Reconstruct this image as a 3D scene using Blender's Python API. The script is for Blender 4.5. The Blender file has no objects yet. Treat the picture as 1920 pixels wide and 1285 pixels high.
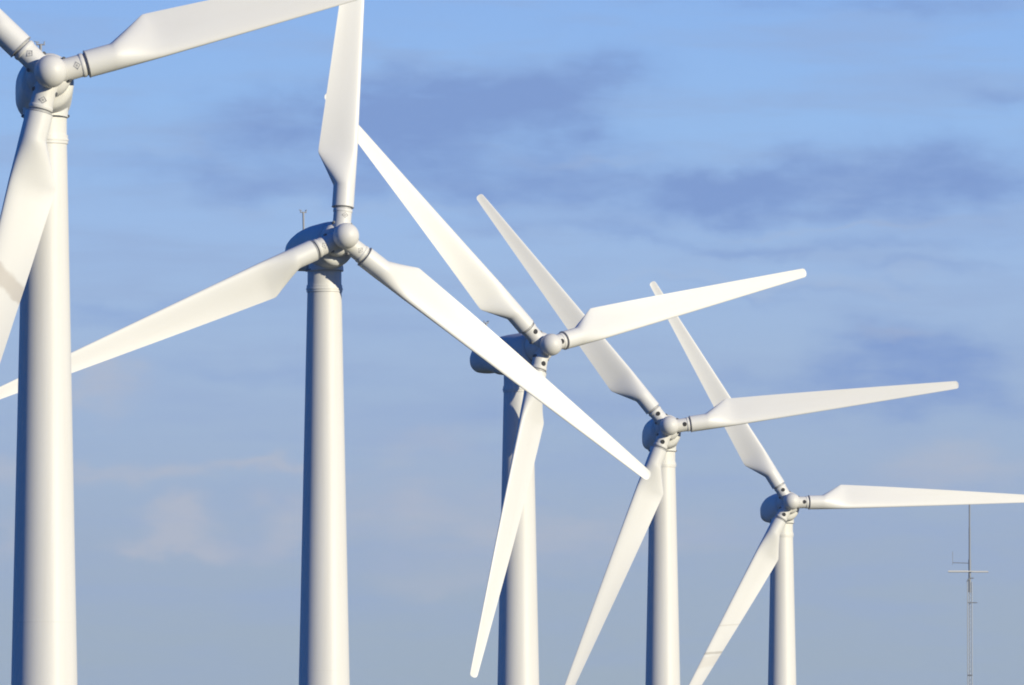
import bpy, bmesh, math, random
from mathutils import Vector, Matrix
R = math.radians
scene = bpy.context.scene
col = scene.collection

# ------------------------------------------------------------------ camera
F_PX = 23000.0                       # focal length in photo pixels (photo is 1920 wide)
CAM_PITCH = math.atan((1787.18 - 642.5) / F_PX)
cam_data = bpy.data.cameras.new("camera")
cam_data.sensor_width = 36.0
cam_data.lens = 36.0 * F_PX / 1920.0
cam_data.clip_start = 1.0
cam_data.clip_end = 30000.0
cam = bpy.data.objects.new("camera", cam_data)
cam.rotation_euler = (R(90) + CAM_PITCH, 0, 0)
col.objects.link(cam)
scene.camera = cam

# ------------------------------------------------------------------ light
SUN_AZ, SUN_EL = R(49.5), R(15.0)    # azimuth: to the right of the direction back to the camera
sun_dir = Vector((math.sin(SUN_AZ) * math.cos(SUN_EL), -math.cos(SUN_AZ) * math.cos(SUN_EL), math.sin(SUN_EL)))
sd = bpy.data.lights.new("sun", 'SUN')
sd.energy = 4.7
sd.angle = R(0.53)
sd.color = (1.0, 0.915, 0.69)
sun = bpy.data.objects.new("sun", sd)
sun.rotation_euler = sun_dir.to_track_quat('Z', 'Y').to_euler()
sun.location = (60, -80, 120)
col.objects.link(sun)

scene.view_settings.view_transform = 'Standard'
scene.view_settings.look = 'None'
scene.view_settings.exposure = 0.0
scene.view_settings.gamma = 1.0
scene.view_settings.use_curve_mapping = False
scene.cycles.diffuse_bounces = 2
scene.cycles.filter_width = 1.9

# ------------------------------------------------------------------ sky
class NT:
    def __init__(s, tree):
        s.t = tree
    def n(s, kind, **kw):
        x = s.t.nodes.new(kind)
        for k, v in kw.items():
            setattr(x, k, v)
        return x
    def put(s, sock, v):
        if hasattr(v, 'is_output'):
            s.t.links.new(v, sock)
        else:
            sock.default_value = v
    def m(s, op, a, b=0.0, c=0.0, clamp=False):
        x = s.n('ShaderNodeMath', operation=op, use_clamp=clamp)
        for i, v in enumerate((a, b, c)):
            s.put(x.inputs[i], v)
        return x.outputs[0]
    def mix(s, fac, a, b, blend='MIX'):
        x = s.n('ShaderNodeMix', data_type='RGBA', blend_type=blend)
        x.clamp_factor = True
        s.put(x.inputs[0], fac)
        s.put(x.inputs[6], a if hasattr(a, 'is_output') else (*a, 1.0))
        s.put(x.inputs[7], b if hasattr(b, 'is_output') else (*b, 1.0))
        return x.outputs[2]
    def step(s, v, lo, hi):
        x = s.n('ShaderNodeMapRange', interpolation_type='SMOOTHSTEP')
        s.put(x.inputs[0], v); s.put(x.inputs[1], lo); s.put(x.inputs[2], hi)
        return x.outputs[0]
    def xyz(s, a, b, c=0.0):
        x = s.n('ShaderNodeCombineXYZ')
        for i, v in enumerate((a, b, c)):
            s.put(x.inputs[i], v)
        return x.outputs[0]
    def noise(s, vec, scale, detail=5.0, rough=0.55, dist=0.0):
        x = s.n('ShaderNodeTexNoise')
        s.put(x.inputs['Vector'], vec)
        x.inputs['Scale'].default_value = scale
        x.inputs['Detail'].default_value = detail
        x.inputs['Roughness'].default_value = rough
        x.inputs['Distortion'].default_value = dist
        return x.outputs['Fac']

world = bpy.data.worlds.new("World")
scene.world = world
world.use_nodes = True
wt = world.node_tree
wt.nodes.clear()
W = NT(wt)
SKY_STRENGTH = 0.06
sky = W.n('ShaderNodeTexSky', sky_type='NISHITA', sun_disc=False)
sky.sun_elevation = SUN_EL
sky.sun_rotation = math.pi - SUN_AZ
sky.altitude = 200.0
sky.air_density = 1.0
sky.dust_density = 0.0
sky.ozone_density = 4.0
base = W.mix(1.0, sky.outputs[0], (0.05, 0.85, 2.2), 'MULTIPLY')
base = W.mix(1.0, base, tuple(v / SKY_STRENGTH for v in (0.016, 0.17, 0.56)), 'DARKEN')      # clear deep blue sky away from the haze belt
tc = W.n('ShaderNodeTexCoord')
sep = W.n('ShaderNodeSeparateXYZ')
W.put(sep.inputs[0], tc.outputs['Generated'])
dx, dy, dz = sep.outputs
AZ = W.m('MULTIPLY', W.m('ARCTAN2', dx, dy), 57.2958)          # degrees from north
EL = W.m('MULTIPLY', W.m('ARCSINE', dz), 57.2958)              # degrees above the horizon

def s10(c):
    return tuple(v / SKY_STRENGTH for v in c)
def rgb(r, g, b):                                              # display value -> linear
    f = lambda v: (v / 255 / 12.92) if v <= 10 else ((v / 255 + 0.055) / 1.055) ** 2.4
    return (f(r), f(g), f(b))

# hazy belt of sky above the horizon
ramp = W.n('ShaderNodeValToRGB')
W.put(ramp.inputs[0], W.m('DIVIDE', EL, 6.0, clamp=True))
stops = [(0.00, (165, 179, 192)), (1.25, (158, 176, 194)), (1.9, (158, 177, 203)), (2.8, (161, 186, 220)), (3.4, (156, 188, 231)),
         (3.9, (149, 188, 237)), (4.5, (140, 181, 237)), (6.0, (132, 172, 230))]
while len(ramp.color_ramp.elements) < len(stops):
    ramp.color_ramp.elements.new(0.5)
for e, (p, c) in zip(ramp.color_ramp.elements, stops):
    e.position = p / 6.0
    e.color = (*rgb(*c), 1.0)
belt = W.mix(1.0, ramp.outputs[0], (1 / SKY_STRENGTH,) * 3, 'MULTIPLY')
belt_fac = W.m('SUBTRACT', 1.0, W.step(EL, 4.7, 8.0))
belt_fac = W.m('MULTIPLY', belt_fac, W.m('SUBTRACT', 1.0, W.step(W.m('ABSOLUTE', AZ), 10.0, 32.0)))   # the bank of haze lies to the north

# cloud banks: each a soft-edged bank at its own bearing and height, broken up by noise
warp_vec = W.xyz(AZ, W.m('MULTIPLY', EL, 1.8), 3.1)
wn = W.n('ShaderNodeTexNoise')
W.put(wn.inputs['Vector'], warp_vec)
wn.inputs['Scale'].default_value = 1.9
wn.inputs['Detail'].default_value = 4.5
wn.inputs['Roughness'].default_value = 0.52
ws = W.n('ShaderNodeSeparateColor')
W.put(ws.inputs[0], wn.outputs['Color'])
azw = W.m('ADD', AZ, W.m('MULTIPLY', W.m('SUBTRACT', ws.outputs[0], 0.5), 0.75))
elw = W.m('ADD', EL, W.m('MULTIPLY', W.m('SUBTRACT', ws.outputs[1], 0.5), 0.50))
fine = W.noise(W.xyz(AZ, W.m('MULTIPLY', EL, 1.7), 7.7), 2.6, 6.0, 0.5)
wisp = W.noise(W.xyz(W.m('MULTIPLY', AZ, 0.8), W.m('MULTIPLY', EL, 3.2), 4.9), 5.5, 8.0, 0.62, 0.4)
streak = W.noise(W.xyz(W.m('MULTIPLY', AZ, 0.35), W.m('MULTIPLY', EL, 2.4), 1.3), 2.4, 6.0, 0.55, 0.3)

def banks(items):
    tot = None
    for az, el, ra, re, amp in items:
        a = W.m('DIVIDE', W.m('SUBTRACT', azw, az), ra)
        b = W.m('DIVIDE', W.m('SUBTRACT', elw, el), re)
        q = W.m('ADD', W.m('MULTIPLY', a, a), W.m('MULTIPLY', b, b))
        g = W.m('MULTIPLY', W.m('EXPONENT', W.m('MULTIPLY', q, -1.0)), amp)
        tot = g if tot is None else W.m('ADD', tot, g)
    return tot

dark = banks([(0.30, 4.02, 0.34, 0.22, 0.95), (-0.15, 3.95, 0.40, 0.20, 0.95), (-0.62, 3.90, 0.40, 0.17, 0.95), (-1.15, 3.90, 0.45, 0.17, 0.75),
              (-0.55, 3.62, 0.7, 0.14, 0.50), (-1.5, 3.62, 0.6, 0.12, 0.45),
              (0.95, 3.58, 0.40, 0.12, 0.75), (0.35, 3.57, 0.7, 0.18, 0.62), (1.6, 3.62, 0.6, 0.19, 0.62), (2.2, 3.60, 0.60, 0.20, 0.70),
              (1.3, 3.30, 1.0, 0.05, 0.45), (0.2, 3.35, 0.8, 0.06, 0.35), (2.0, 3.18, 0.6, 0.04, 0.4), (1.2, 3.08, 0.5, 0.03, 0.4),
              (1.9, 4.42, 0.7, 0.11, 0.65), (0.9, 4.48, 0.5, 0.06, 0.35), (2.25, 4.07, 0.35, 0.08, 0.55),
              (1.65, 2.80, 0.35, 0.20, 0.62), (2.1, 2.72, 0.45, 0.26, 0.66), (1.2, 2.62, 0.5, 0.10, 0.4),
              (-1.9, 3.02, 0.8, 0.10, 0.5), (-0.2, 2.95, 0.7, 0.12, 0.35), (0.3, 2.5, 0.9, 0.16, 0.4), (-1.2, 2.72, 0.9, 0.10, 0.4), (-1.0, 2.1, 0.9, 0.12, 0.3),
              (4.6, 3.4, 1.2, 0.3, 0.8), (-4.4, 3.8, 1.4, 0.3, 0.8), (7.5, 4.2, 1.6, 0.4, 0.8), (-8.0, 3.1, 1.6, 0.35, 0.8)])
dark = W.m('MULTIPLY', dark, W.m('ADD', W.m('MULTIPLY', wisp, 0.75), W.m('MULTIPLY', fine, 1.2)))
dark = W.step(dark, 0.06, 1.20)
pale = banks([(-1.58, 1.98, 0.16, 0.13, 1.1), (-1.50, 1.88, 0.32, 0.07, 0.8), (-1.75, 2.24, 0.35, 0.06, 0.8), (-1.22, 2.30, 0.35, 0.05, 1.0), (-1.95, 2.65, 0.25, 0.14, 0.9),
              (-2.35, 2.25, 0.25, 0.08, 0.7), (-2.35, 1.95, 0.12, 0.15, 0.8), (-1.05, 2.0, 0.22, 0.14, 0.75),
              (-0.45, 2.05, 0.5, 0.22, 0.75), (0.2, 1.9, 0.35, 0.16, 0.75), (-0.3, 1.7, 0.5, 0.10, 0.5), (-0.4, 2.4, 0.4, 0.10, 0.5),
              (2.15, 2.25, 0.55, 0.16, 0.75), (0.9, 2.0, 0.5, 0.12, 0.5), (1.75, 2.88, 0.25, 0.06, 0.5),
              (-0.6, 3.50, 0.9, 0.05, 0.35), (0.3, 3.72, 0.4, 0.05, 0.4), (1.6, 3.42, 0.9, 0.03, 0.4), (1.2, 3.12, 1.0, 0.05, 0.4), (-1.6, 3.72, 0.5, 0.05, 0.3),
              (5.2, 2.2, 1.0, 0.2, 0.8), (-5.2, 2.0, 1.0, 0.2, 0.8)])
pale = W.m('MULTIPLY', pale, W.m('ADD', W.m('MULTIPLY', wisp, 0.9), W.m('MULTIPLY', fine, 1.25)))
pale = W.step(pale, 0.06, 1.35)
veil = W.m('MULTIPLY', W.step(streak, 0.40, 0.72), 0.45)
veil = W.m('MULTIPLY', veil, W.step(EL, 0.5, 2.0))

c = belt
c = W.mix(veil, c, s10(rgb(149, 172, 212)))
c = W.mix(W.m('MULTIPLY', dark, 0.95), c, s10(rgb(125, 155, 209)))
c = W.mix(W.m('MULTIPLY', pale, 0.72), c, s10(rgb(182, 188, 203)))
skycol = W.mix(belt_fac, base, c)
bg = W.n('ShaderNodeBackground')
W.put(bg.inputs['Color'], skycol)
bg.inputs['Strength'].default_value = SKY_STRENGTH
wo = W.n('ShaderNodeOutputWorld')
wt.links.new(bg.outputs[0], wo.inputs['Surface'])

# ------------------------------------------------------------------ materials
def material(name):
    m = bpy.data.materials.new(name)
    m.use_nodes = True
    return m, NT(m.node_tree), m.node_tree.nodes['Principled BSDF']

def paint(name, colour, rough=0.42, streaky=(1, 1, 1), dirt=0.10, stains=()):
    """Weathered white paint; each stain is (along, half width, slant, strength, colour) in object space."""
    m, N, p = material(name)
    t = N.n('ShaderNodeTexCoord')
    mp = N.n('ShaderNodeMapping')
    mp.inputs['Scale'].default_value = streaky
    N.put(mp.inputs['Vector'], t.outputs['Object'])
    a = N.noise(mp.outputs[0], 1.3, 6.0, 0.6)
    b = N.noise(t.outputs['Object'], 5.0, 4.0, 0.6)
    f = N.m('MULTIPLY', N.step(a, 0.42, 0.78), dirt)
    c = N.mix(f, colour, (0.50, 0.46, 0.38))
    c = N.mix(N.m('MULTIPLY', N.step(b, 0.55, 0.8), dirt * 0.5), c, (0.58, 0.54, 0.47))
    if stains:
        sp = N.n('ShaderNodeSeparateXYZ')
        N.put(sp.inputs[0], t.outputs['Object'])
        n2 = N.noise(t.outputs['Object'], 3.0, 5.0, 0.65)
        for along, half, slant, strength, sc in stains:
            z = N.m('ADD', sp.outputs[2], N.m('MULTIPLY', sp.outputs[0], slant))
            z = N.m('ADD', z, N.m('MULTIPLY', N.m('SUBTRACT', n2, 0.5), half * 0.9))
            d = N.m('ABSOLUTE', N.m('SUBTRACT', z, along))
            g = N.m('SUBTRACT', 1.0, N.step(d, half * 0.5, half))
            c = N.mix(N.m('MULTIPLY', g, strength), c, sc)
    N.put(p.inputs['Base Color'], c)
    N.put(p.inputs['Roughness'], N.m('ADD', rough, N.m('MULTIPLY', a, 0.15)))
    return m

def plain(name, colour, rough=0.5, metal=0.0, vary=0.25):
    m, N, p = material(name)
    t = N.n('ShaderNodeTexCoord')
    a = N.noise(t.outputs['Object'], 6.0, 4.0, 0.6)
    c = N.mix(N.m('MULTIPLY', a, vary), colour, tuple(v * 0.6 for v in colour))
    N.put(p.inputs['Base Color'], c)
    p.inputs['Roughness'].default_value = rough
    p.inputs['Metallic'].default_value = metal
    return m

WHITE = (0.715, 0.705, 0.68)
M_TOWER = paint("tower_paint", WHITE, 0.40, (3.0, 3.0, 0.12), 0.16)
M_BLADE = paint("blade_gelcoat", (0.735, 0.73, 0.71), 0.36, (1.5, 1.5, 0.25), 0.10)
M_BLADE_BAND = paint("blade_gelcoat_stained_band", (0.735, 0.73, 0.71), 0.36, (1.5, 1.5, 0.25), 0.10,
                     [(5.45, 0.34, -0.65, 0.60, (0.44, 0.39, 0.34))])
M_BLADE_LINE = paint("blade_gelcoat_dirty_seam", (0.735, 0.73, 0.71), 0.36, (1.5, 1.5, 0.25), 0.10,
                     [(8.95, 0.10, 0.66, 0.55, (0.33, 0.30, 0.25)), (7.3, 0.06, 0.66, 0.28, (0.40, 0.36, 0.30)), (9.5, 0.45, 0.9, 0.22, (0.45, 0.38, 0.30))])
M_NACELLE = paint("nacelle_paint", (0.68, 0.675, 0.655), 0.42, (1, 1, 1), 0.14)
M_HUB = paint("hub_paint", (0.69, 0.68, 0.655), 0.42, (1, 1, 1), 0.12)
M_SEAL = plain("grey_bearing_seal", (0.42, 0.42, 0.42), 0.5)
M_RING = plain("grey_bearing_ring", (0.10, 0.105, 0.115), 0.5)
M_HOLE = plain("dark_opening", (0.012, 0.012, 0.014), 0.7)
M_HATCH = plain("grey_hatch_rim", (0.36, 0.36, 0.37), 0.5)
M_STEEL = plain("galvanised_steel", (0.36, 0.38, 0.41), 0.5, 0.3)
M_STEEL_DARK = plain("weathered_steel", (0.27, 0.29, 0.32), 0.55, 0.3)
M_PALE = plain("pale_fibreglass", (0.70, 0.70, 0.68), 0.4)
M_SENSOR = plain("sensor_grey", (0.30, 0.31, 0.33), 0.5)

# ------------------------------------------------------------------ mesh helpers
def link(name, bm, mat, parent=None, smooth=True, angle=40, obj=True):
    me = bpy.data.meshes.new(name)
    bmesh.ops.recalc_face_normals(bm, faces=bm.faces[:])
    for f in bm.faces:
        f.smooth = smooth
    if smooth:
        for e in bm.edges:
            e.smooth = not (len(e.link_faces) == 2 and e.calc_face_angle(0) > R(angle))
    bm.to_mesh(me)
    bm.free()
    me.materials.append(mat)
    o = bpy.data.objects.new(name, me)
    col.objects.link(o)
    if parent is not None:
        o.parent = parent
    return o

def loft(bm, rings, cap=True):
    rows = [[bm.verts.new(p) for p in ring] for ring in rings]
    n = len(rows[0])
    for a, b in zip(rows, rows[1:]):
        for i in range(n):
            j = (i + 1) % n
            bm.faces.new((a[i], a[j], b[j], b[i]))
    if cap:
        bm.faces.new(rows[0])
        bm.faces.new(rows[-1])

def lathe(bm, prof, n=48, mat=None, cap=True):
    """prof: (radius, z) pairs round local Z, moved by mat."""
    rings = []
    for r, z in prof:
        ring = []
        for i in range(n):
            a = 2 * math.pi * i / n
            v = Vector((r * math.cos(a), r * math.sin(a), z))
            ring.append(mat @ v if mat is not None else v)
        rings.append(ring)
    loft(bm, rings, cap)

def bar(bm, a, b, r, n=8):
    a, b = Vector(a), Vector(b)
    d = b - a
    q = d.to_track_quat('Z', 'Y').to_matrix().to_4x4()
    lathe(bm, [(r, 0), (r, d.length)], n, Matrix.Translation(a) @ q)

def ball(bm, c, rx, ry, rz, u=40, v=24):
    bmesh.ops.create_uvsphere(bm, u_segments=u, v_segments=v, radius=1.0,
                              matrix=Matrix.Translation(c) @ Matrix.Diagonal((rx, ry, rz, 1)))

def lerp_table(tab, x):
    if x <= tab[0][0]:
        return tab[0][1]
    for (x0, y0), (x1, y1) in zip(tab, tab[1:]):
        if x <= x1:
            return y0 + (y1 - y0) * (x - x0) / (x1 - x0)
    return tab[-1][1]

def sm(a, b, x):
    t = min(1, max(0, (x - a) / (b - a)))
    return t * t * (3 - 2 * t)

# ------------------------------------------------------------------ prototype meshes of one wind turbine
TIP = 13.5
ROOT_R = 0.365

def blade_mesh():
    """Local Z runs to the tip, X to the trailing edge, Y upwind."""
    te = [(0, ROOT_R), (1.76, ROOT_R), (1.82, 0.385), (2.80, 0.925), (2.87, 0.95), (2.94, 0.95), (13.12, 0.235), (13.40, 0.212), (13.465, 0.17), (13.5, 0.10)]
    le = [(0, ROOT_R), (1.5, ROOT_R), (3.0, 0.365), (13.12, 0.15), (13.40, 0.138), (13.465, 0.10), (13.5, 0.03)]
    th = [(0, 0.73), (1.9, 0.73), (2.5, 0.56), (3.2, 0.40), (5.0, 0.27), (8.0, 0.165), (13.2, 0.062), (13.5, 0.022)]
    tw = [(0, 15), (2.0, 15), (3.0, 14), (5.0, 9), (8.0, 4), (13.5, 0.5)]
    zs = [1.06, 1.2, 1.5, 1.70, 1.76, 1.79, 1.82, 1.88, 2.0, 2.15, 2.3, 2.45, 2.6, 2.72, 2.80, 2.835, 2.87, 2.905, 2.94, 3.0, 3.15]
    zs += [3.4 + 0.44 * i for i in range(23)] + [13.3, 13.4, 13.43, 13.465, 13.485, 13.5]
    n = 44
    rings = []
    for z in zs:
        a, b, t, w = lerp_table(le, z), lerp_table(te, z), lerp_table(th, z), R(lerp_table(tw, z))
        k = sm(1.76, 3.2, z)
        ring = []
        for i in range(n):
            ph = 2 * math.pi * i / n
            c = (1 - math.cos(ph)) / 2
            x = -a + (a + b) * c
            sgn = 1 if math.sin(ph) >= 0 else -1
            y0 = 0.5 * t * math.sin(ph)
            yn = 5 * t * (0.2969 * math.sqrt(max(c, 0)) - 0.1260 * c - 0.3516 * c * c + 0.2843 * c ** 3 - 0.1016 * c ** 4)
            yn = yn * (0.72 if sgn > 0 else 1.15) * sgn
            y = y0 * (1 - k) + yn * k
            y -= k * 0.05 * (a + b) * 4 * c * (1 - c)        # camber away from the wind
            ring.append(Vector((x * math.cos(w) + y * math.sin(w), -x * math.sin(w) + y * math.cos(w), z)))
        rings.append(ring)
    bm = bmesh.new()
    loft(bm, rings)
    return bm

def root_ring_mesh():
    bm = bmesh.new()
    lathe(bm, [(0.20, 0.965), (0.296, 0.965), (0.296, 1.036), (0.374, 1.040), (0.377, 1.05), (0.374, 1.0595), (0.28, 1.0595)], 48)
    return bm

def hub_mesh():
    """Local Y runs upwind along the rotor axis, Z along the first blade."""
    bm = bmesh.new()
    to_y = Matrix.Rotation(R(-90), 4, 'X')
    lathe(bm, [(0.02, -0.60), (0.50, -0.60), (0.50, -0.44), (0.57, -0.42), (0.595, -0.36), (0.60, -0.22), (0.585, -0.10), (0.54, 0.0), (0.45, 0.09), (0.34, 0.14),
               (0.27, 0.16), (0.25, 0.22), (0.25, 0.40), (0.02, 0.42)], 64, to_y)
    for k in range(3):
        m = Matrix.Rotation(2 * math.pi * k / 3, 4, 'Y')
        lathe(bm, [(0.31, 0.1), (0.31, 0.36), (0.308, 0.48), (0.305, 0.58), (0.305, 0.86), (0.322, 0.875), (0.325, 0.90), (0.325, 0.962), (0.318, 0.972), (0.2, 0.972)], 40, m)
    return bm

def spinner_mesh():
    bm = bmesh.new()
    ball(bm, (0, 0.575, 0), 0.435, 0.435, 0.435, 48, 32)
    return bm

def port_mesh(filled):
    bm = bmesh.new()
    m = Matrix.Translation((0, 0, 0.745)) @ Matrix.Rotation(R(-90), 4, 'X')
    if filled:
        lathe(bm, [(0.100, 0.26), (0.100, 0.306), (0.088, 0.314), (0.01, 0.314)], 24, m)
    else:
        lathe(bm, [(0.112, 0.24), (0.112, 0.298), (0.106, 0.308), (0.076, 0.309), (0.070, 0.302), (0.070, 0.24)], 4, m)
        lathe(bm, [(0.034, 0.25), (0.034, 0.310), (0.005, 0.314)], 8, m)
    return bm

def lug_mesh(side):
    """Dark lifting lug beside the foot of a blade stub."""
    bm = bmesh.new()
    a = R(side * 31)
    x, z = 0.56 * math.sin(a), 0.56 * math.cos(a)
    bar(bm, (x, -0.05, z), (x, 0.10, z), 0.058, 12)
    bar(bm, (x, 0.10, z), (x, 0.13, z), 0.035, 12)
    return bm

def nacelle_mesh():
    """Local Y upwind, Z up, origin at the rotor centre."""
    secs = [(-0.44, 0.42, 0.36, -0.58, 2.0), (-0.455, 0.58, 0.50, -0.74, 2.0), (-0.50, 0.67, 0.575, -0.83, 2.0), (-0.58, 0.715, 0.62, -0.87, 2.0), (-0.72, 0.735, 0.645, -0.89, 2.05), (-1.0, 0.745, 0.67, -0.90, 2.15), (-1.4, 0.755, 0.68, -0.91, 2.4),
            (-2.0, 0.77, 0.68, -0.91, 2.9), (-2.45, 0.77, 0.66, -0.89, 3.2), (-2.7, 0.77, 0.64, -0.84, 3.3), (-2.95, 0.765, 0.62, -0.75, 3.3), (-3.2, 0.755, 0.59, -0.68, 3.2), (-3.6, 0.73, 0.55, -0.655, 3.0),
            (-4.0, 0.68, 0.49, -0.64, 2.8), (-4.25, 0.61, 0.42, -0.60, 2.6), (-4.42, 0.52, 0.33, -0.53, 2.4), (-4.53, 0.38, 0.20, -0.42, 2.2), (-4.57, 0.2, 0.05, -0.28, 2.0)]
    n = 56
    rings = []
    for y, hw, zt, zb, p in secs:
        cz, hz = (zt + zb) / 2, (zt - zb) / 2
        ring = []
        for i in range(n):
            a = 2 * math.pi * i / n
            ca, sa = math.cos(a), math.sin(a)
            x = 0.95 * hw * math.copysign(abs(ca) ** (2 / p), ca)
            z = cz + hz * math.copysign(abs(sa) ** (2 / p), sa)
            ring.append(Vector((x, y, z)))
        rings.append(ring)
    bm = bmesh.new()
    loft(bm, rings)
    lathe(bm, [(0.3, -0.93), (0.60, -0.93), (0.60, -0.45), (0.3, -0.40)], 64, Matrix.Translation((0, -1.66, 0)))
    return bm

def vane_mesh():
    bm = bmesh.new()
    bar(bm, (0, -3.9, 0.40), (0, -3.9, 1.36), 0.035, 10)
    bar(bm, (-0.11, -3.9, 1.36), (0.11, -3.9, 1.36), 0.02, 8)
    for sx in (-1, 1):
        bar(bm, (sx * 0.10, -3.9, 1.34), (sx * 0.10, -3.9, 1.42), 0.016, 8)
    bar(bm, (0.04, -3.96, 1.43), (0.16, -3.84, 1.43), 0.014, 6)
    bar(bm, (-0.10, -4.0, 1.43), (-0.10, -3.82, 1.43), 0.012, 6)
    return bm

TOWER_H = 31.5 - 0.93
def tower_r(h):                                  # radius at height h above the foot
    return 0.575 + 0.0211 * (31.5 - h - 1.6)

def tower_mesh():
    bm = bmesh.new()
    prof = [(tower_r(0), 0.0)]
    for k in range(1, 31):
        prof.append((tower_r(k), float(k) if k < 30 else 29.88))
    prof += [(0.572, 30.2), (0.572, TOWER_H)]
    lathe(bm, prof, 96)
    return bm

def collar_mesh():
    bm = bmesh.new()
    h = 31.5 - 1.64
    lathe(bm, [(0.56, h - 0.10), (0.598, h - 0.10), (0.604, h - 0.09), (0.604, h - 0.02), (0.622, h - 0.015), (0.622, h + 0.03), (0.604, h + 0.035), (0.60, h + 0.14), (0.56, h + 0.145)], 80)
    return bm

def yaw_ring_mesh():
    bm = bmesh.new()
    lathe(bm, [(0.50, TOWER_H - 0.09), (0.63, TOWER_H - 0.09), (0.645, TOWER_H - 0.08), (0.645, TOWER_H - 0.035), (0.61, TOWER_H - 0.03), (0.61, TOWER_H + 0.12), (0.5, TOWER_H + 0.12)], 64)
    return bm

def joint_mesh(h):
    bm = bmesh.new()
    r = tower_r(h)
    lathe(bm, [(r - 0.03, h - 0.035), (r + 0.002, h - 0.03), (r + 0.004, h), (r + 0.002, h + 0.03), (r - 0.03, h + 0.035)], 96)
    return bm

def foot_mesh():
    bm = bmesh.new()
    lathe(bm, [(1.0, 0.05), (1.42, 0.05), (1.42, 0.16), (1.26, 0.18), (1.22, 0.45), (1.0, 0.46)], 72)
    return bm

def door_mesh():
    bm = bmesh.new()
    bmesh.ops.create_cube(bm, size=1.0, matrix=Matrix.Translation((0, -1.165, 1.55)) @ Matrix.Diagonal((0.75, 0.12, 2.0, 1)))
    bmesh.ops.bevel(bm, geom=bm.edges[:], offset=0.03, segments=2, affect='EDGES')
    return bm

# ------------------------------------------------------------------ ground
GROUND = [(-4000, 2.0), (-60, -1.4), (0, -1.7), (60, -2.4), (180, -6.4), (324.079, -8.263), (410.316, -7.570), (479.168, -7.800),
          (551.844, -7.856), (636.412, -8.147), (760, -8.4), (1200, -7.0), (2400, -9.0), (22000, -12.0)]
def ground_z(y):
    return lerp_table(GROUND, y)

def build_ground():
    m, N, p = material("grass_field")
    t = N.n('ShaderNodeTexCoord')
    a = N.noise(t.outputs['Object'], 0.02, 8.0, 0.6)
    b = N.noise(t.outputs['Object'], 1.4, 8.0, 0.7)
    c = N.mix(N.step(a, 0.38, 0.62), (0.032, 0.052, 0.018), (0.055, 0.062, 0.026))
    c = N.mix(N.m('MULTIPLY', N.step(b, 0.4, 0.75), 0.6), c, (0.028, 0.040, 0.014))
    N.put(p.inputs['Base Color'], c)
    p.inputs['Roughness'].default_value = 0.9
    bp = N.n('ShaderNodeBump')
    bp.inputs['Strength'].default_value = 0.6
    bp.inputs['Distance'].default_value = 0.15
    N.put(bp.inputs['Height'], b)
    N.put(p.inputs['Normal'], bp.outputs[0])
    ys = [-4000, -2000, -800, -300, -120, -60, -20]
    ys += [0, 20, 40, 60, 90, 120, 150, 180, 210, 250, 290, 324.079, 360, 410.316, 440, 479.168, 510, 551.844, 590, 636.412, 700, 760, 900, 1200, 1700, 2400, 4000, 8000, 14000, 22000]
    xs = [-12000, -5000, -2000, -900, -400, -200, -100, -60, -30, -15, 0, 15, 30, 60, 100, 200, 400, 900, 2000, 5000, 12000]
    rnd = random.Random(4)
    bm = bmesh.new()
    g = []
    for y in ys:
        row = []
        for x in xs:
            amp = min(6.0, max(0.0, (abs(x) - 30) * 0.012)) + (0 if abs(y) < 1000 else 2.0)
            row.append(bm.verts.new((x, y, ground_z(y) + rnd.uniform(-1, 0.4) * amp)))
        g.append(row)
    for r0, r1 in zip(g, g[1:]):
        for i in range(len(xs) - 1):
            bm.faces.new((r0[i], r0[i + 1], r1[i + 1], r1[i]))
    o = link("ground", bm, m, None, True, 80)
    o['kind'] = 'structure'
    return o
build_ground()

# ------------------------------------------------------------------ the five turbines
TILT, CONE, OVERHANG = R(3.97), R(-1.67), 1.716
TURBINES = [
    # hub position, yaw, azimuth of the first blade, filled port holes, label
    ((-12.2559, 324.0791, 23.2368), 5.5, 15.9, False,
     "white wind turbine with the thickest tower and a brownish band on its lower blade"),
    ((-5.7398, 410.3161, 23.9300), 19.3, -35.9, False,
     "white wind turbine with one blade straight up and nacelle shadow on its tower top"),
    ((1.2073, 479.1682, 23.6999), 34.0, 14.3, True,
     "white wind turbine turned most sideways, its nacelle crossed by a nearer turbine's blade"),
    ((7.0075, 551.8441, 23.6437), 6.8, 8.6, True,
     "white wind turbine whose lower blade meets the tip of a nearer turbine's blade"),
    ((14.3935, 636.4116, 23.3528), 11.6, 1.3, True,
     "smallest white wind turbine, one blade level in front of the thin radio mast"),
]

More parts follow.
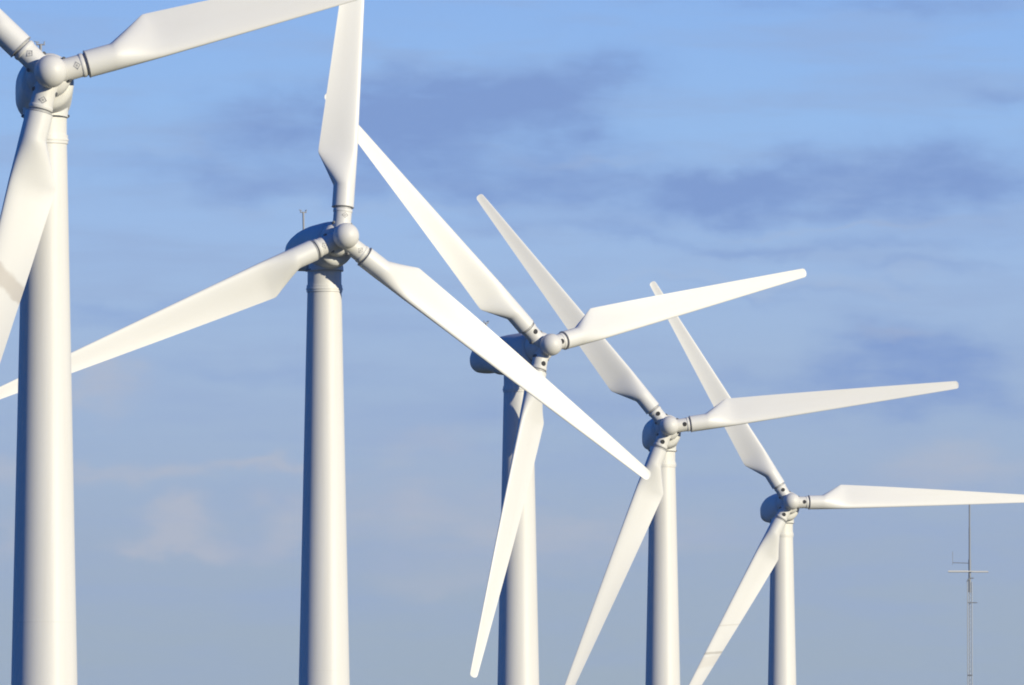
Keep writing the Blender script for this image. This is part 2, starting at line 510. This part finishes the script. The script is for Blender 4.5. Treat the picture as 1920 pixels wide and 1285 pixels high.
def build_turbine():
    t = bpy.data.objects.new("wind_turbine", None)
    t.empty_display_size = 2.0
    col.objects.link(t)
    tower = link("tower", tower_mesh(), M_TOWER, t, True, 30)
    link("collar", collar_mesh(), M_TOWER, tower, True, 30)
    link("yaw_ring", yaw_ring_mesh(), M_RING, tower, True, 30)
    link("joint", joint_mesh(17.05), M_TOWER, tower, True, 30)
    link("foot_flange", foot_mesh(), M_STEEL, tower, True, 30)
    link("door", door_mesh(), M_RING, tower, True, 30)
    nac = link("nacelle", nacelle_mesh(), M_NACELLE, t, True, 50)
    link("wind_sensor", vane_mesh(), M_SENSOR, nac)
    hub = link("hub", hub_mesh(), M_HUB, t, True, 45)
    link("spinner", spinner_mesh(), M_HUB, hub)
    pf = link("port", port_mesh(True), M_HOLE, hub, True, 30)
    for side in (-1, 1):
        link("lug", lug_mesh(side), M_RING, hub, True, 30)
    ph = link("hatch", port_mesh(False), M_HATCH, hub, True, 30)
    bl = link("blade", blade_mesh(), M_BLADE, t, True, 60)
    link("root_ring", root_ring_mesh(), M_SEAL, bl, True, 30)
    return t

proto = build_turbine()
P = {c.name: c for c in proto.children}
proto_tree = {c.name: (c, list(c.children)) for c in proto.children}

def clone(o, parent):
    c = o.copy()
    col.objects.link(c)
    c.parent = parent
    return c

def override(o, mat):
    o.material_slots[0].link = 'OBJECT'
    o.material_slots[0].material = mat

for i, (H, yaw_d, az_d, filled, label) in enumerate(TURBINES):
    yaw, az = R(yaw_d), R(az_d)
    H = Vector(H)
    back = Vector((math.sin(yaw), -math.cos(yaw), 0))            # upwind, level
    foot = H - OVERHANG * back
    foot.z = H.z - 31.5
    t = proto.copy()
    col.objects.link(t)
    t.location = foot
    t['label'] = label
    t['category'] = "wind turbine"
    t['group'] = "row of white wind turbines"
    # upwind axis, rotor-right, rotor-up in the turbine's own (unrotated) frame
    n = Vector((math.sin(yaw) * math.cos(TILT), -math.cos(yaw) * math.cos(TILT), math.sin(TILT)))
    e = Vector((math.cos(yaw), math.sin(yaw), 0))
    w = n.cross(e)
    if w.z < 0:
        w = -w
    C = H - foot
    def frame(X, Y, Z):
        m = Matrix((X, Y, Z)).transposed().to_4x4()
        return Matrix.Translation(C) @ m
    for name, (part, subs) in proto_tree.items():
        if name in ("blade", "hub"):
            continue
        p = clone(part, t)
        if name == "nacelle":
            p.matrix_local = frame(n.cross(w), n, w)
        for s in subs:
            if s.name == "wind_sensor" and i > 2:            # only the three nearer nacelles show one
                continue
            clone(s, p)
    hub_b = math.cos(az) * e + math.sin(az) * w
    hub_t = -math.sin(az) * e + math.cos(az) * w
    hub_src, hub_subs = proto_tree["hub"]
    h = clone(hub_src, t)
    h.matrix_local = frame(hub_t, n, hub_b)
    for s in hub_subs:
        if s.name == "spinner":
            clone(s, h)
        elif s.name.startswith("lug") or (s.name == "port") == filled:
            for k in range(3):
                q = clone(s, h)
                q.matrix_local = Matrix.Rotation(2 * math.pi * k / 3, 4, 'Y')
    bsrc, bsubs = proto_tree["blade"]
    for k in range(3):
        a = az + 2 * math.pi * k / 3
        b = math.cos(a) * e + math.sin(a) * w
        tt = -math.sin(a) * e + math.cos(a) * w
        z = b * math.cos(CONE) + n * math.sin(CONE)
        y = n * math.cos(CONE) - b * math.sin(CONE)
        q = clone(bsrc, t)
        q.matrix_local = frame(tt, y, z)
        if i == 0 and k == 2:
            override(q, M_BLADE_BAND)
            q['label'] = "blade with a brownish stained band across it"
        if i == 4 and k == 2:
            override(q, M_BLADE_LINE)
            q['label'] = "blade with a dark dirty line across it"
        for s in bsubs:
            clone(s, q)

# the prototype itself is not part of the row
for o in [proto] + list(proto.children_recursive):
    bpy.data.objects.remove(o, do_unlink=True)

# ------------------------------------------------------------------ radio mast
def build_mast():
    D = 700.0
    x = (1818.5 - 960) / F_PX * D
    z0 = ground_z(D)
    def zz(v):
        return (1787.18 - v) / F_PX * D
    root = bpy.data.objects.new("radio_mast", None)
    root.location = (x, D, z0)
    col.objects.link(root)
    root['label'] = "thin grey lattice radio mast with a pale crossbar antenna"
    root['category'] = "radio mast"
    L = lambda v: zz(v) - z0
    top = L(1092)
    hw = 0.125
    legs = [Vector((hw, -0.05, 0)), Vector((-hw, -0.05, 0)), Vector((0.0, 0.17, 0))]
    bm = bmesh.new()
    for p in legs:
        bar(bm, p, p + Vector((0, 0, top)), 0.024, 8)
    k, h = 0, 0.3
    while h + 0.13 < top:
        for a, b in ((0, 1), (1, 2), (2, 0)):
            p, q = (legs[a], legs[b]) if k % 2 else (legs[b], legs[a])
            bar(bm, p + Vector((0, 0, h)), q + Vector((0, 0, h + 0.13)), 0.0045, 4)
        h += 0.13
        k += 1
    link("lattice_section", bm, M_STEEL, root)
    bm = bmesh.new()
    bar(bm, (0, 0.02, top - 0.6), (0, 0.02, L(1050)), 0.075, 12)
    bar(bm, (0, 0.02, L(1052)), (0, 0.02, L(990)), 0.055, 12)
    bar(bm, (0, 0.02, L(992)), (0, 0.02, L(934)), 0.045, 12)
    link("pole", bm, M_STEEL_DARK, root)
    bm = bmesh.new()
    bar(bm, (-1.24, -0.1, L(1072.5)), (-0.10, -0.1, L(1072.5)), 0.062, 10)
    bar(bm, (0.10, -0.1, L(1073)), (1.06, -0.1, L(1073)), 0.05, 10)
    bar(bm, (-0.2, -0.1, L(1072.5)), (0.2, -0.1, L(1072.5)), 0.04, 10)
    link("crossbar_antenna", bm, M_PALE, root)
    bm = bmesh.new()
    bar(bm, (0.0, 0.0, L(1057)), (-0.98, 0.0, L(1056)), 0.022, 8)
    bar(bm, (-0.97, 0.0, L(1060)), (-0.97, 0.0, L(1035)), 0.014, 8)
    link("side_antenna", bm, M_STEEL_DARK, root)
    bm = bmesh.new()
    bar(bm, (-0.16, -0.06, L(1092)), (0.02, -0.06, L(1082)), 0.035, 8)
    bar(bm, (-0.05, -0.06, L(1085)), (0.22, -0.06, L(1085)), 0.03, 8)
    link("clamp", bm, M_STEEL_DARK, root)
    for x0, x1, v, r in ((-0.1, 0.42, 1131, 0.028), (-0.12, 0.14, 1267, 0.04)):
        bm = bmesh.new()
        bar(bm, (x0, -0.06, L(v)), (x1, -0.06, L(v)), r, 8)
        link("arm", bm, M_STEEL_DARK, root)
    # concrete footing
    bm = bmesh.new()
    lathe(bm, [(0.7, -0.4), (0.7, 0.22), (0.66, 0.26), (0.05, 0.26)], 24)
    link("footing", bm, plain("concrete", (0.32, 0.31, 0.29), 0.9), root, True, 30)
build_mast()

# ------------------------------------------------------------------ thin haze in the air
def build_haze():
    m = bpy.data.materials.new("haze")
    m.use_nodes = True
    nt = m.node_tree
    nt.nodes.clear()
    out = nt.nodes.new('ShaderNodeOutputMaterial')
    v = nt.nodes.new('ShaderNodeVolumePrincipled')
    v.inputs['Color'].default_value = (0.90, 0.93, 1.0, 1)
    v.inputs['Density'].default_value = HAZE
    v.inputs['Anisotropy'].default_value = 0.0
    nt.links.new(v.outputs[0], out.inputs['Volume'])
    bm = bmesh.new()
    lo, hi = Vector((-12500, -4500, -25)), Vector((12500, 22500, 46))
    bmesh.ops.create_cube(bm, size=1.0, matrix=Matrix.Translation((lo + hi) / 2) @ Matrix.Diagonal((*(hi - lo), 1)))
    o = link("haze", bm, m, None, False)
    o['kind'] = 'stuff'
HAZE = 0.00008
build_haze()
